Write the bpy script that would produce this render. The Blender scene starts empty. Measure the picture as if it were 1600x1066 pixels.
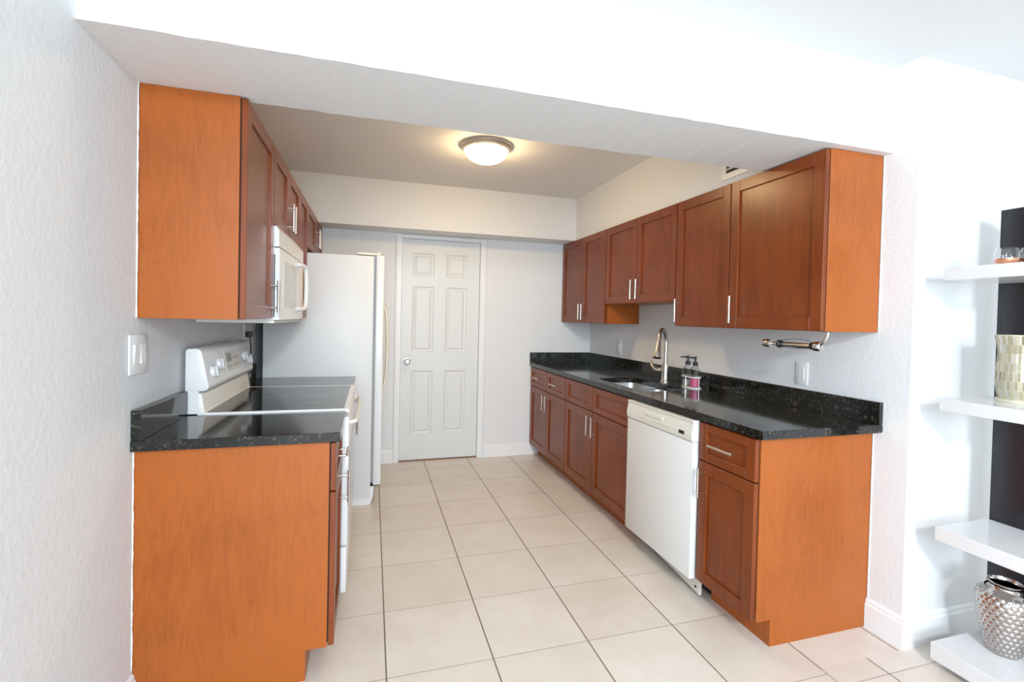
import bpy, bmesh, math, random
from mathutils import Vector, Matrix
random.seed(7)
S = bpy.context.scene
COL = S.collection

# ------------------------------------------------------------------ camera
cam_d = bpy.data.cameras.new('camera')
cam = bpy.data.objects.new('camera', cam_d)
COL.objects.link(cam)
cam_d.sensor_width = 36.0
cam_d.sensor_fit = 'HORIZONTAL'
cam_d.lens = 742.06 / 1600 * 36
cam_d.shift_x = -1.8 / 1600
cam_d.shift_y = -23.0 / 1600
cam_d.clip_start = 0.05
R_ = Vector((0.95848144, -0.28427414, 0.02239497))
U_ = Vector((-0.01668954, 0.02247682, 0.99960805))
F_ = Vector((0.28466609, 0.95847953, -0.01679921))
m = Matrix.Identity(4)
for i in range(3):
    m[i][0] = R_[i]; m[i][1] = U_[i]; m[i][2] = -F_[i]
m[0][3], m[1][3], m[2][3] = 0.7466, -1.5559, 1.3386
cam.matrix_world = m
S.camera = cam

# ------------------------------------------------------------------ world and light
w = bpy.data.worlds.new('world'); S.world = w; w.use_nodes = True
bg = w.node_tree.nodes['Background']
bg.inputs[0].default_value = (0.78, 0.89, 1.0, 1); bg.inputs[1].default_value = 2.0

def area(name, loc, rot, sx, sy, power, col):
    d = bpy.data.lights.new(name, 'AREA'); d.shape = 'RECTANGLE'; d.size = sx; d.size_y = sy
    d.energy = power; d.color = col
    o = bpy.data.objects.new(name, d); o.location = loc; o.rotation_euler = rot; COL.objects.link(o)
    return o
# daylight through the big opening in the wall behind the camera
area('daylight_opening', (1.15, -4.62, 1.60), (math.radians(90), 0, 0), 1.7, 1.3, 125, (0.71, 0.865, 1.0))
# daylight through the side window of the living room, in the left wall behind the camera
area('daylight_side_window', (-0.02, -2.75, 1.45), (math.radians(90), 0, math.radians(-90)), 1.5, 1.2, 38, (0.71, 0.865, 1.0))
# light added to stand in for a bounced flash, above and behind the camera
lamp = area('added_bounce_light', (1.15, -3.3, 2.36), (0, 0, 0), 0.35, 0.35, 84, (0.90, 0.95, 1.0))
lamp.data.shape = 'DISK'; lamp.rotation_euler = (math.radians(48), 0, math.radians(-30))

vs = S.view_settings
vs.view_transform = 'Standard'; vs.look = 'None'; vs.gamma = 1.0; vs.use_curve_mapping = False
vs.exposure = -0.07

# ------------------------------------------------------------------ dimensions
W, D = 2.8836, 2.873
H = 0.876; CT = 0.911; BS = 1.008
UT = 2.085; UB = 1.312; ZL = 2.4475; ZK = 2.479
YC = -0.145
BY0, BY1 = -0.045, 0.347

# ------------------------------------------------------------------ materials
def nt(name):
    mt = bpy.data.materials.new(name); mt.use_nodes = True
    return mt, mt.node_tree.nodes, mt.node_tree.links, mt.node_tree.nodes['Principled BSDF']

def plain(name, col, rough=0.5, metal=0.0, spec=0.5, bump=0, bscale=200, coat=0, var=0.0):
    mt, N, L, b = nt(name)
    b.inputs['Base Color'].default_value = (*col, 1); b.inputs['Roughness'].default_value = rough
    b.inputs['Metallic'].default_value = metal; b.inputs['Specular IOR Level'].default_value = spec
    if coat:
        b.inputs['Coat Weight'].default_value = coat; b.inputs['Coat Roughness'].default_value = 0.08
    tc = N.new('ShaderNodeTexCoord')
    n = N.new('ShaderNodeTexNoise'); n.inputs['Scale'].default_value = 6; n.inputs['Detail'].default_value = 5
    L.new(tc.outputs['Object'], n.inputs['Vector'])
    mr = N.new('ShaderNodeMapRange'); mr.inputs['To Min'].default_value = max(0, rough - 0.04 - var); mr.inputs['To Max'].default_value = rough + 0.04 + var
    L.new(n.outputs['Fac'], mr.inputs['Value']); L.new(mr.outputs[0], b.inputs['Roughness'])
    if bump:
        n2 = N.new('ShaderNodeTexNoise'); n2.inputs['Scale'].default_value = bscale; n2.inputs['Detail'].default_value = 3
        L.new(tc.outputs['Object'], n2.inputs['Vector'])
        bp = N.new('ShaderNodeBump'); bp.inputs['Strength'].default_value = bump; bp.inputs['Distance'].default_value = 0.003
        L.new(n2.outputs['Fac'], bp.inputs['Height']); L.new(bp.outputs[0], b.inputs['Normal'])
    return mt

def wood(name, c0, c1, rough=0.32, axis='Z', curl=1.0, spec=0.5):
    mt, N, L, b = nt(name)
    tc = N.new('ShaderNodeTexCoord'); mp = N.new('ShaderNodeMapping')
    sc = {'Z': (9, 9, 1.1), 'Y': (9, 1.1, 9)}[axis]
    mp.inputs['Scale'].default_value = sc
    L.new(tc.outputs['Object'], mp.inputs['Vector'])
    n = N.new('ShaderNodeTexNoise'); n.inputs['Scale'].default_value = 2.2; n.inputs['Detail'].default_value = 8
    n.inputs['Roughness'].default_value = 0.62; n.inputs['Distortion'].default_value = 1.6 * curl
    L.new(mp.outputs[0], n.inputs['Vector'])
    n2 = N.new('ShaderNodeTexNoise'); n2.inputs['Scale'].default_value = 2.4; n2.inputs['Detail'].default_value = 3
    L.new(tc.outputs['Object'], n2.inputs['Vector'])
    mx = N.new('ShaderNodeMath'); mx.operation = 'ADD'
    ml = N.new('ShaderNodeMath'); ml.operation = 'MULTIPLY'; ml.inputs[1].default_value = 0.9
    L.new(n2.outputs['Fac'], ml.inputs[0]); L.new(n.outputs['Fac'], mx.inputs[0]); L.new(ml.outputs[0], mx.inputs[1])
    r = N.new('ShaderNodeValToRGB')
    r.color_ramp.elements[0].position = 0.62; r.color_ramp.elements[0].color = (*c0, 1)
    r.color_ramp.elements[1].position = 1.25; r.color_ramp.elements[1].color = (*c1, 1)
    L.new(mx.outputs[0], r.inputs[0]); L.new(r.outputs[0], b.inputs['Base Color'])
    b.inputs['Roughness'].default_value = rough
    b.inputs['Specular IOR Level'].default_value = spec
    b.inputs['Coat Weight'].default_value = 0.10; b.inputs['Coat Roughness'].default_value = 0.2
    return mt

M = {}
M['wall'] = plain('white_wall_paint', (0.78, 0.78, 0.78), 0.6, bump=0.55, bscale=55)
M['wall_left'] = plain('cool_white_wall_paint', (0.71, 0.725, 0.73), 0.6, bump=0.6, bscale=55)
M['ceiling'] = plain('ceiling_paint', (0.80, 0.77, 0.74), 0.75, bump=0.3, bscale=90)
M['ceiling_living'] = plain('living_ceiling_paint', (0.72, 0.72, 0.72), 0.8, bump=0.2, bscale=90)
M['trim'] = plain('semi_gloss_trim_paint', (0.84, 0.84, 0.84), 0.35)
M['door'] = plain('door_paint', (0.73, 0.74, 0.73), 0.4)
M['caulk'] = plain('caulk', (0.8, 0.79, 0.75), 0.6)
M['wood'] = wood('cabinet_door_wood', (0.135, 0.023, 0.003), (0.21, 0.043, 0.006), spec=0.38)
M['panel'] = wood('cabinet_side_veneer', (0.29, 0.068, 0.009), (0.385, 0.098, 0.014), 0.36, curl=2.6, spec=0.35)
M['gap'] = plain('dark_recess', (0.015, 0.008, 0.006), 0.8)
M['nickel'] = plain('brushed_nickel', (0.62, 0.58, 0.53), 0.28, 1.0)
M['chrome'] = plain('polished_chrome', (0.75, 0.73, 0.70), 0.12, 1.0)
M['steel'] = plain('stainless_sink_steel', (0.52, 0.53, 0.54), 0.42, 1.0)
M['enamel'] = plain('white_appliance_enamel', (0.80, 0.80, 0.79), 0.25, coat=0.2)
M['fridge'] = plain('pebbled_white_enamel', (0.74, 0.745, 0.74), 0.4, bump=0.25, bscale=260)
M['cream'] = plain('aged_cream_plastic', (0.76, 0.72, 0.60), 0.35)
M['almond'] = plain('off_white_plastic', (0.78, 0.76, 0.69), 0.35)
M['plate'] = plain('white_plastic', (0.80, 0.80, 0.80), 0.35)
M['black'] = plain('black_plastic', (0.012, 0.012, 0.014), 0.4)
M['dark'] = plain('dark_metal_shadow_box', (0.02, 0.022, 0.022), 0.6)
M['lcd'] = plain('grey_green_display', (0.10, 0.12, 0.09), 0.2)
M['grey'] = plain('grey_print', (0.30, 0.29, 0.27), 0.5)
M['ceramic'] = plain('black_glass_cooktop', (0.012, 0.012, 0.012), 0.06, spec=0.6)
M['ring'] = plain('cooktop_ring_print', (0.045, 0.045, 0.045), 0.18)
M['shelf'] = plain('white_lacquer', (0.72, 0.72, 0.72), 0.16)
M['shelfback'] = plain('black_lacquer', (0.010, 0.010, 0.014), 0.22)
M['silver'] = plain('silver_glaze', (0.50, 0.46, 0.44), 0.14, 1.0)
M['copper'] = plain('copper_foil', (0.95, 0.42, 0.22), 0.3, 0.8)
M['grout'] = plain('mosaic_grout', (0.72, 0.66, 0.50), 0.5)

def granite():
    mt, N, L, b = nt('black_granite')
    tc = N.new('ShaderNodeTexCoord')
    v = N.new('ShaderNodeTexVoronoi'); v.inputs['Scale'].default_value = 130
    L.new(tc.outputs['Object'], v.inputs['Vector'])
    n = N.new('ShaderNodeTexNoise'); n.inputs['Scale'].default_value = 45; n.inputs['Detail'].default_value = 6
    L.new(tc.outputs['Object'], n.inputs['Vector'])
    s = N.new('ShaderNodeSeparateColor'); L.new(v.outputs['Color'], s.inputs[0])
    mu = N.new('ShaderNodeMath'); mu.operation = 'MULTIPLY'
    L.new(s.outputs[0], mu.inputs[0]); L.new(n.outputs['Fac'], mu.inputs[1])
    r = N.new('ShaderNodeValToRGB'); e = r.color_ramp.elements
    e[0].position = 0.30; e[0].color = (0.008, 0.009, 0.008, 1)
    e[1].position = 0.60; e[1].color = (0.10, 0.085, 0.055, 1)
    k = e.new(0.46); k.color = (0.028, 0.028, 0.022, 1)
    L.new(mu.outputs[0], r.inputs[0]); L.new(r.outputs[0], b.inputs['Base Color'])
    b.inputs['Roughness'].default_value = 0.09; b.inputs['Specular IOR Level'].default_value = 0.55
    return mt
M['granite'] = granite()

def glassm(name, col, rough=0.02, ior=1.45):
    mt, N, L, b = nt(name)
    b.inputs['Base Color'].default_value = (*col, 1); b.inputs['Transmission Weight'].default_value = 1.0
    b.inputs['Roughness'].default_value = rough; b.inputs['IOR'].default_value = ior
    return mt
M['glass'] = glassm('clear_glass', (1, 1, 1))
M['pink'] = plain('pink_soap', (0.78, 0.16, 0.30), 0.25)
M['clearsoap'] = plain('clear_soap', (0.55, 0.57, 0.54), 0.2)
M['thin'] = glassm('thin_bottle_plastic', (0.97, 0.98, 0.98), 0.03, 1.15)

def lampglass():
    mt, N, L, b = nt('lit_lamp_glass')
    b.inputs['Base Color'].default_value = (0.9, 0.85, 0.75, 1)
    b.inputs['Emission Color'].default_value = (1.0, 0.72, 0.38, 1); b.inputs['Emission Strength'].default_value = 62.0
    return mt
M['lamp'] = lampglass()

def tiles():
    mt, N, L, b = nt('beige_floor_tile')
    T, tx, ty = 0.4067, 0.8188, 0.2254
    geo = N.new('ShaderNodeNewGeometry'); sp = N.new('ShaderNodeSeparateXYZ'); L.new(geo.outputs['Position'], sp.inputs[0])
    def mth(op, a, bb=None):
        n = N.new('ShaderNodeMath'); n.operation = op
        for i, x in enumerate((a, bb)):
            if x is None: continue
            if isinstance(x, (int, float)): n.inputs[i].default_value = x
            else: L.new(x, n.inputs[i])
        return n.outputs[0]
    # cut tiles near the living room corner are laid on a shifted grid
    near = mth('MULTIPLY', mth('LESS_THAN', sp.outputs[1], -0.155), mth('GREATER_THAN', sp.outputs[0], 2.446))
    X = mth('ADD', sp.outputs[0], mth('MULTIPLY', near, -0.235))
    Y = mth('ADD', sp.outputs[1], mth('MULTIPLY', near, 0.062))
    u = mth('DIVIDE', mth('SUBTRACT', X, tx), T); v = mth('DIVIDE', mth('SUBTRACT', Y, ty), T)
    fu = mth('FRACT', u); fv = mth('FRACT', v)
    du = mth('MINIMUM', fu, mth('SUBTRACT', 1, fu)); dv = mth('MINIMUM', fv, mth('SUBTRACT', 1, fv))
    gx = mth('LESS_THAN', du, 0.0068); gy = mth('LESS_THAN', dv, 0.0050)
    g = mth('MAXIMUM', gx, gy)
    cid = N.new('ShaderNodeCombineXYZ'); L.new(mth('FLOOR', u), cid.inputs[0]); L.new(mth('FLOOR', v), cid.inputs[1])
    wn = N.new('ShaderNodeTexWhiteNoise'); wn.noise_dimensions = '2D'; L.new(cid.outputs[0], wn.inputs['Vector'])
    n = N.new('ShaderNodeTexNoise'); n.inputs['Scale'].default_value = 5; n.inputs['Detail'].default_value = 7; n.inputs['Roughness'].default_value = 0.65
    L.new(geo.outputs['Position'], n.inputs['Vector'])
    f = mth('ADD', mth('MULTIPLY', n.outputs['Fac'], 0.8), mth('MULTIPLY', wn.outputs['Value'], 0.2))
    r = N.new('ShaderNodeValToRGB'); e = r.color_ramp.elements
    e[0].position = 0.25; e[0].color = (0.67, 0.585, 0.50, 1); e[1].position = 0.8; e[1].color = (0.80, 0.735, 0.665, 1)
    L.new(f, r.inputs[0])
    mix = N.new('ShaderNodeMix'); mix.data_type = 'RGBA'
    L.new(g, mix.inputs[0]); L.new(r.outputs[0], mix.inputs[6]); mix.inputs[7].default_value = (0.22, 0.165, 0.13, 1)
    gc = N.new('ShaderNodeMix'); gc.data_type = 'RGBA'
    gc.inputs[6].default_value = (0.46, 0.38, 0.32, 1); gc.inputs[7].default_value = (0.17, 0.13, 0.105, 1)
    L.new(gx, gc.inputs[0]); L.new(gc.outputs[2], mix.inputs[7])
    L.new(mix.outputs[2], b.inputs['Base Color'])
    rr = mth('ADD', mth('MULTIPLY', g, 0.4), 0.30); L.new(rr, b.inputs['Roughness'])
    bp = N.new('ShaderNodeBump'); bp.inputs['Strength'].default_value = 0.5; bp.inputs['Distance'].default_value = 0.002
    L.new(mth('SUBTRACT', 1, g), bp.inputs['Height']); L.new(bp.outputs[0], b.inputs['Normal'])
    return mt
M['tiles'] = tiles()

def mosaic():
    mt, N, L, b = nt('mirror_mosaic_tile')
    oi = N.new('ShaderNodeNewGeometry')
    r = N.new('ShaderNodeValToRGB'); e = r.color_ramp.elements; r.color_ramp.interpolation = 'CONSTANT'
    e[0].position = 0; e[0].color = (0.86, 0.82, 0.64, 1); e[1].position = 0.45; e[1].color = (0.93, 0.91, 0.82, 1)
    k = e.new(0.80); k.color = (0.50, 0.42, 0.30, 1); k = e.new(0.88); k.color = (0.95, 0.94, 0.9, 1)
    L.new(oi.outputs['Random Per Island'], r.inputs[0]); L.new(r.outputs[0], b.inputs['Base Color'])
    b.inputs['Metallic'].default_value = 0.45; b.inputs['Roughness'].default_value = 0.2
    return mt
M['mosaic'] = mosaic()

# ------------------------------------------------------------------ helpers
def tag(o, label=None, cat=None, group=None, kind=None):
    if label: o['label'] = label
    if cat: o['category'] = cat
    if group: o['group'] = group
    if kind: o['kind'] = kind
    return o

def thing(name, loc, label, cat, group=None):
    o = bpy.data.objects.new(name, None); o.location = loc; o.empty_display_size = 0.05
    COL.objects.link(o); return tag(o, label, cat, group)

def origin(o):
    v = Vector((0, 0, 0))
    while o is not None: v += Vector(o.location); o = o.parent
    return v

def obj(name, bm, mat, parent=None, smooth=False, loc=None, label=None):
    """link a bmesh given in world coordinates as one mesh object"""
    base = origin(parent) if parent else Vector((0, 0, 0))
    own = Vector(loc) if loc else base
    bmesh.ops.translate(bm, verts=bm.verts, vec=-own)
    me = bpy.data.meshes.new(name); bm.normal_update(); bm.to_mesh(me); bm.free()
    for mt in (mat if isinstance(mat, list) else [mat]): me.materials.append(mt)
    if smooth:
        for p in me.polygons: p.use_smooth = True
        if smooth is not True:
            me.set_sharp_from_angle(angle=math.radians(smooth))
    o = bpy.data.objects.new(name, me); COL.objects.link(o)
    if parent: o.parent = parent
    o.location = own - base
    if label: o['label'] = label
    return o

def B(x0, x1, y0, y1, z0, z1, bev=0.0, bm=None, seg=1, mi=0):
    t = bmesh.new()
    bmesh.ops.create_cube(t, size=1)
    for v in t.verts:
        v.co = Vector(((x0 + x1) / 2 + v.co.x * (x1 - x0), (y0 + y1) / 2 + v.co.y * (y1 - y0), (z0 + z1) / 2 + v.co.z * (z1 - z0)))
    if bev:
        bmesh.ops.bevel(t, geom=t.edges[:], offset=bev, segments=seg, profile=0.5, affect='EDGES')
    for f in t.faces: f.material_index = mi
    return merge(bm, t)

def merge(bm, t):
    if bm is None: return t
    me = bpy.data.meshes.new('t'); t.to_mesh(me); t.free(); bm.from_mesh(me); bpy.data.meshes.remove(me)
    return bm

def lathe(prof, c, bm=None, n=40, axis='Z', mi=0):
    """prof: list of (r, h) ; revolved about axis through c"""
    t = bmesh.new(); rings = []
    for r, h in prof:
        if r < 1e-6:
            rings.append([t.verts.new((0, 0, h))]); continue
        rings.append([t.verts.new((r * math.cos(2 * math.pi * i / n), r * math.sin(2 * math.pi * i / n), h)) for i in range(n)])
    for a, b_ in zip(rings, rings[1:]):
        for i in range(n):
            j = (i + 1) % n
            if len(a) == 1 and len(b_) == 1: continue
            if len(a) == 1: t.faces.new((a[0], b_[i], b_[j]))
            elif len(b_) == 1: t.faces.new((a[i], a[j], b_[0]))
            else: t.faces.new((a[i], a[j], b_[j], b_[i]))
    bmesh.ops.recalc_face_normals(t, faces=t.faces[:])
    if axis == 'X': bmesh.ops.rotate(t, verts=t.verts, matrix=Matrix.Rotation(math.radians(90), 3, 'Y'))
    if axis == 'Y': bmesh.ops.rotate(t, verts=t.verts, matrix=Matrix.Rotation(math.radians(-90), 3, 'X'))
    if isinstance(axis, Vector):
        q = Vector((0, 0, 1)).rotation_difference(axis.normalized())
        bmesh.ops.rotate(t, verts=t.verts, matrix=q.to_matrix())
    bmesh.ops.translate(t, verts=t.verts, vec=Vector(c))
    for f in t.faces: f.material_index = mi
    return merge(bm, t)

def tube(pts, rad, bm=None, n=12, mi=0):
    """tube along points; rad scalar or list"""
    pts = [Vector(p) for p in pts]; t = bmesh.new(); rings = []
    if not isinstance(rad, (list, tuple)): rad = [rad] * len(pts)
    prev = None
    for i, p in enumerate(pts):
        d = (pts[min(i + 1, len(pts) - 1)] - pts[max(i - 1, 0)]).normalized()
        if prev is None:
            a = d.orthogonal().normalized()
        else:
            a = (prev - d * prev.dot(d)).normalized()
        prev = a; b_ = d.cross(a)
        rings.append([t.verts.new(p + (a * math.cos(2 * math.pi * k / n) + b_ * math.sin(2 * math.pi * k / n)) * rad[i]) for k in range(n)])
    for a, b_ in zip(rings, rings[1:]):
        for i in range(n):
            j = (i + 1) % n; t.faces.new((a[i], a[j], b_[j], b_[i]))
    t.faces.new(rings[0]); t.faces.new(rings[-1])
    bmesh.ops.recalc_face_normals(t, faces=t.faces[:])
    for f in t.faces: f.material_index = mi
    return merge(bm, t)

def prism(poly, lo, hi, axis='Y', bm=None, bev=0, seg=2):
    """extrude a polygon; axis Y: poly in (x,z), axis Z: poly in (x,y), axis X: poly in (y,z)"""
    t = bmesh.new()
    f = {'Y': lambda p, h: (p[0], h, p[1]), 'Z': lambda p, h: (p[0], p[1], h), 'X': lambda p, h: (h, p[0], p[1])}[axis]
    a = [t.verts.new(f(p, lo)) for p in poly]; b_ = [t.verts.new(f(p, hi)) for p in poly]
    n = len(poly)
    for i in range(n): t.faces.new((a[i], a[(i + 1) % n], b_[(i + 1) % n], b_[i]))
    t.faces.new(a[::-1]); t.faces.new(b_)
    bmesh.ops.recalc_face_normals(t, faces=t.faces[:])
    if bev: bmesh.ops.bevel(t, geom=t.edges[:], offset=bev, segments=seg, profile=0.5, affect='EDGES')
    return merge(bm, t)

def rrect(x0, x1, y0, y1, r, n=6):
    out = []
    for cx, cy, a0 in ((x1 - r, y1 - r, 0), (x0 + r, y1 - r, 90), (x0 + r, y0 + r, 180), (x1 - r, y0 + r, 270)):
        for k in range(n + 1):
            a = math.radians(a0 + 90 * k / n); out.append((cx + r * math.cos(a), cy + r * math.sin(a)))
    return out

def slab(outer, holes, z0, z1, bm=None):
    t = bmesh.new()
    for lp in [outer] + holes:
        vs_ = [t.verts.new((x, y, z0)) for x, y in lp]
        for i in range(len(vs_)): t.edges.new((vs_[i], vs_[(i + 1) % len(vs_)]))
    bmesh.ops.triangle_fill(t, use_beauty=True, use_dissolve=False, edges=t.edges[:])
    r = bmesh.ops.extrude_face_region(t, geom=t.faces[:])
    for v in r['geom']:
        if isinstance(v, bmesh.types.BMVert): v.co.z = z1
    bmesh.ops.recalc_face_normals(t, faces=t.faces[:])
    return merge(bm, t)

def struct(name, bm, mat, parent=None, smooth=False):
    o = obj(name, bm, mat, parent, smooth)
    if parent is None: o['kind'] = 'structure'
    return o

# ------------------------------------------------------------------ setting
XR = 4.6; YR = -4.6
struct('floor', B(-0.1, XR + 0.1, YR - 0.1, D + 0.1, -0.1, 0), M['tiles'])
bm = B(-0.1, 0, -2.0, D + 0.1, 0, 2.6); B(-0.1, 0, YR, -3.5, 0, 2.6, bm=bm); B(-0.1, 0, -3.5, -2.0, 0, 0.85, bm=bm); B(-0.1, 0, -3.5, -2.0, 2.05, 2.6, bm=bm)
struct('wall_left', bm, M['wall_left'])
bm = bmesh.new()
for a, b_, z0, z1 in ((-3.5, -3.45, 0.85, 2.05), (-2.05, -2.0, 0.85, 2.05), (-3.45, -2.05, 0.85, 0.9), (-3.45, -2.05, 2.0, 2.05)):
    B(-0.09, -0.04, a, b_, z0, z1, 0.004, bm)
struct('window_2', bm, M['trim'])
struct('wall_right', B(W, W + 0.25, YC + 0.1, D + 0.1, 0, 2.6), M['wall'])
struct('wall_alcove', B(W, XR + 0.1, YC, YC + 0.1, 0, 2.6), M['wall'])
# back wall round the door opening
bm = B(0, 0.985, D, D + 0.1, 0, 2.6); B(1.735, W, D, D + 0.1, 0, 2.6, bm=bm); B(0.985, 1.735, D, D + 0.1, 2.055, 2.6, bm=bm)
struct('wall_back', bm, M['wall'])
struct('wall_side', B(XR, XR + 0.1, YR, YC, 0, 2.6), M['wall'])
bm = B(-0.1, 0.25, YR - 0.1, YR, 0, 2.6); B(2.05, XR + 0.1, YR - 0.1, YR, 0, 2.6, bm=bm); B(0.25, 2.05, YR - 0.1, YR, 2.28, 2.6, bm=bm); B(0.25, 2.05, YR - 0.1, YR, 0, 0.9, bm=bm)
struct('wall_rear', bm, M['wall'])
bm = bmesh.new()
for x0, x1, z0, z1 in ((0.25, 0.30, 0.9, 2.28), (2.0, 2.05, 0.9, 2.28), (0.30, 2.0, 0.9, 0.95), (0.30, 2.0, 2.23, 2.28), (1.13, 1.17, 0.95, 2.23)):
    B(x0, x1, YR - 0.09, YR - 0.04, z0, z1, 0.004, bm)
struct('window_1', bm, M['trim'])
struct('ceiling', B(0, W, 0.3, D, ZK, ZK + 0.12), M['ceiling'])
struct('ceiling_living', slab([(0, YR), (XR, YR), (XR, YC), (W, YC), (W, BY0), (0, BY0)], [], ZL, ZL + 0.15), M['ceiling_living'])
# beam across the opening: slightly sagging lower arris with rough plaster
bm = bmesh.new(); n = 60; rows = []
for i in range(n + 1):
    x = W * i / n; j = lambda s: random.uniform(-s, s)
    rows.append([bm.verts.new(c) for c in ((x, BY0 + j(0.0012), UT + 0.0015 + j(0.0012)), (x, BY1 + j(0.0018), UT + 0.001 + j(0.0016)), (x, BY1, ZK + 0.12), (x, BY0, ZK + 0.12))])
for a, b_ in zip(rows, rows[1:]):
    for k in range(4): bm.faces.new((a[k], a[(k + 1) % 4], b_[(k + 1) % 4], b_[k]))
bm.faces.new(rows[0]); bm.faces.new(rows[-1][::-1]); bmesh.ops.recalc_face_normals(bm, faces=bm.faces[:])
struct('trim_1', bm, M['wall'])
# soffits round the kitchen
struct('trim_2', B(0, W, 2.605, D, UT, ZK), M['wall'])
struct('trim_3', B(2.584, W, BY1, 2.605, UT + 0.0005, ZK), M['wall'])

# door
def raised(bm, x0, x1, z0, z1, y):
    t = bmesh.new(); rings = []
    for ins, dy in ((0, 0), (0.008, 0.009), (0.020, 0.011), (0.042, 0.003)):
        rings.append([t.verts.new(c) for c in ((x0 + ins, y + dy, z0 + ins), (x1 - ins, y + dy, z0 + ins), (x1 - ins, y + dy, z1 - ins), (x0 + ins, y + dy, z1 - ins))])
    for a, b_ in zip(rings, rings[1:]):
        for k in range(4): t.faces.new((a[k], a[(k + 1) % 4], b_[(k + 1) % 4], b_[k]))
    t.faces.new(rings[-1])
    return merge(bm, t)
DX0, DX1, DH = 1.0, 1.72, 2.042
bm = bmesh.new()
xs = [DX0, 1.095, 1.292, 1.403, 1.600, DX1]; zs = [0.012, 0.25, 0.835, 1.008, 1.612, 1.706, 1.918, DH]
for i in range(5):
    for k in range(7):
        if i in (1, 3) and k in (1, 3, 5): raised(bm, xs[i], xs[i + 1], zs[k], zs[k + 1], D + 0.012)
        else:
            v = [bm.verts.new(c) for c in ((xs[i], D + 0.012, zs[k]), (xs[i + 1], D + 0.012, zs[k]), (xs[i + 1], D + 0.012, zs[k + 1]), (xs[i], D + 0.012, zs[k + 1]))]
            bm.faces.new(v)
bmesh.ops.remove_doubles(bm, verts=bm.verts, dist=1e-5)
B(DX0, DX1, D + 0.026, D + 0.045, 0.012, DH, bm=bm)
v = [(DX0, DX0 + 0.0005), (DX1 - 0.0005, DX1)]
for a, b_ in v: B(a, b_, D + 0.012, D + 0.03, 0.012, DH, bm=bm)
B(DX0, DX1, D + 0.012, D + 0.03, DH - 0.0005, DH, bm=bm)
door = struct('door_1', bm, M['door'])
K = (1.057, D, 0.925)
bm = lathe([(0, -0.062), (0.018, -0.061), (0.026, -0.052), (0.027, -0.040), (0.020, -0.028), (0.011, -0.022), (0.011, -0.004), (0.031, -0.002), (0.033, 0.006), (0.033, 0.0118), (0, 0.0118)], K, axis='Y', n=32)
obj('door_knob', bm, plain('satin_knob_metal', (0.42, 0.40, 0.37), 0.3, 1.0), door, smooth=40)
# casing and jamb
bm = bmesh.new()
def casing(bm, x0, x1, z0, z1, out):
    B(x0, x1, D - 0.012, D, z0, z1, 0.003, bm)
    if out == 'L': B(x0 + 0.006, x0 + 0.022, D - 0.019, D - 0.011, z0, z1, 0.003, bm)
    if out == 'R': B(x1 - 0.022, x1 - 0.006, D - 0.019, D - 0.011, z0, z1, 0.003, bm)
    if out == 'T': B(x0, x1, D - 0.019, D - 0.011, z1 - 0.022, z1 - 0.006, 0.003, bm)
casing(bm, 0.942, 0.994, 0, UT - 0.002, 'L'); casing(bm, 1.726, 1.786, 0, UT - 0.002, 'R'); casing(bm, 0.994, 1.726, 2.047, UT - 0.002, 'T')
B(0.985, 0.997, D, D + 0.09, 0, 2.055, bm=bm); B(1.723, 1.735, D, D + 0.09, 0, 2.055, bm=bm); B(0.997, 1.723, D, D + 0.09, 2.045, 2.055, bm=bm)
struct('trim_4', bm, M['trim'])
struct('trim_5', B(0.997, 1.723, D - 0.004, D + 0.09, 0, 0.006), plain('threshold_wood', (0.35, 0.18, 0.11), 0.5))

def baseb(bm, axis, a0, a1, pos, s, h=0.13, t=0.014):
    # profile along axis, standing at pos and thickening towards s
    poly = [(0, 0), (t, 0), (t, h - 0.028), (t - 0.004, h - 0.02), (t - 0.005, h - 0.008), (0.003, h), (0, h)]
    if axis == 'X': return prism([(pos + s * p, z) for p, z in poly], a0, a1, 'X', bm)
    return prism([(pos + s * p, z) for p, z in poly], a0, a1, 'Y', bm)
bm = baseb(None, 'X', 1.786, 2.30, D, -1, 0.122); baseb(bm, 'X', 0.84, 0.942, D, -1, 0.122)
struct('baseboard_back', bm, M['trim'])
struct('baseboard_right', baseb(None, 'Y', YC - 0.014, -0.001, W, -1), M['trim'])
struct('baseboard_alcove', baseb(None, 'X', W, XR, YC, -1), M['trim'])
struct('baseboard_left', baseb(None, 'Y', YR, 0.288, 0, 1), M['trim'])
# white caulk beads where panels meet the wall
def bead(bm, x, y, z0, z1):
    n = int((z1 - z0) / 0.012); pts = []; rad = []
    for i in range(n + 1):
        pts.append((x + random.uniform(-0.0006, 0.0006), y, z0 + (z1 - z0) * i / n)); rad.append(random.uniform(0.0014, 0.0034))
    return tube(pts, rad, bm, 6)
bm = bead(None, 0.0012, 0.2985, UB, UT); bead(bm, 0.0012, 0.286, 0.14, H)
bead(bm, W - 0.0012, -0.0105, UB, UT); bead(bm, W - 0.0012, -0.004, 0.14, H)
struct('trim_6', bm, M['caulk'])

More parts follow.
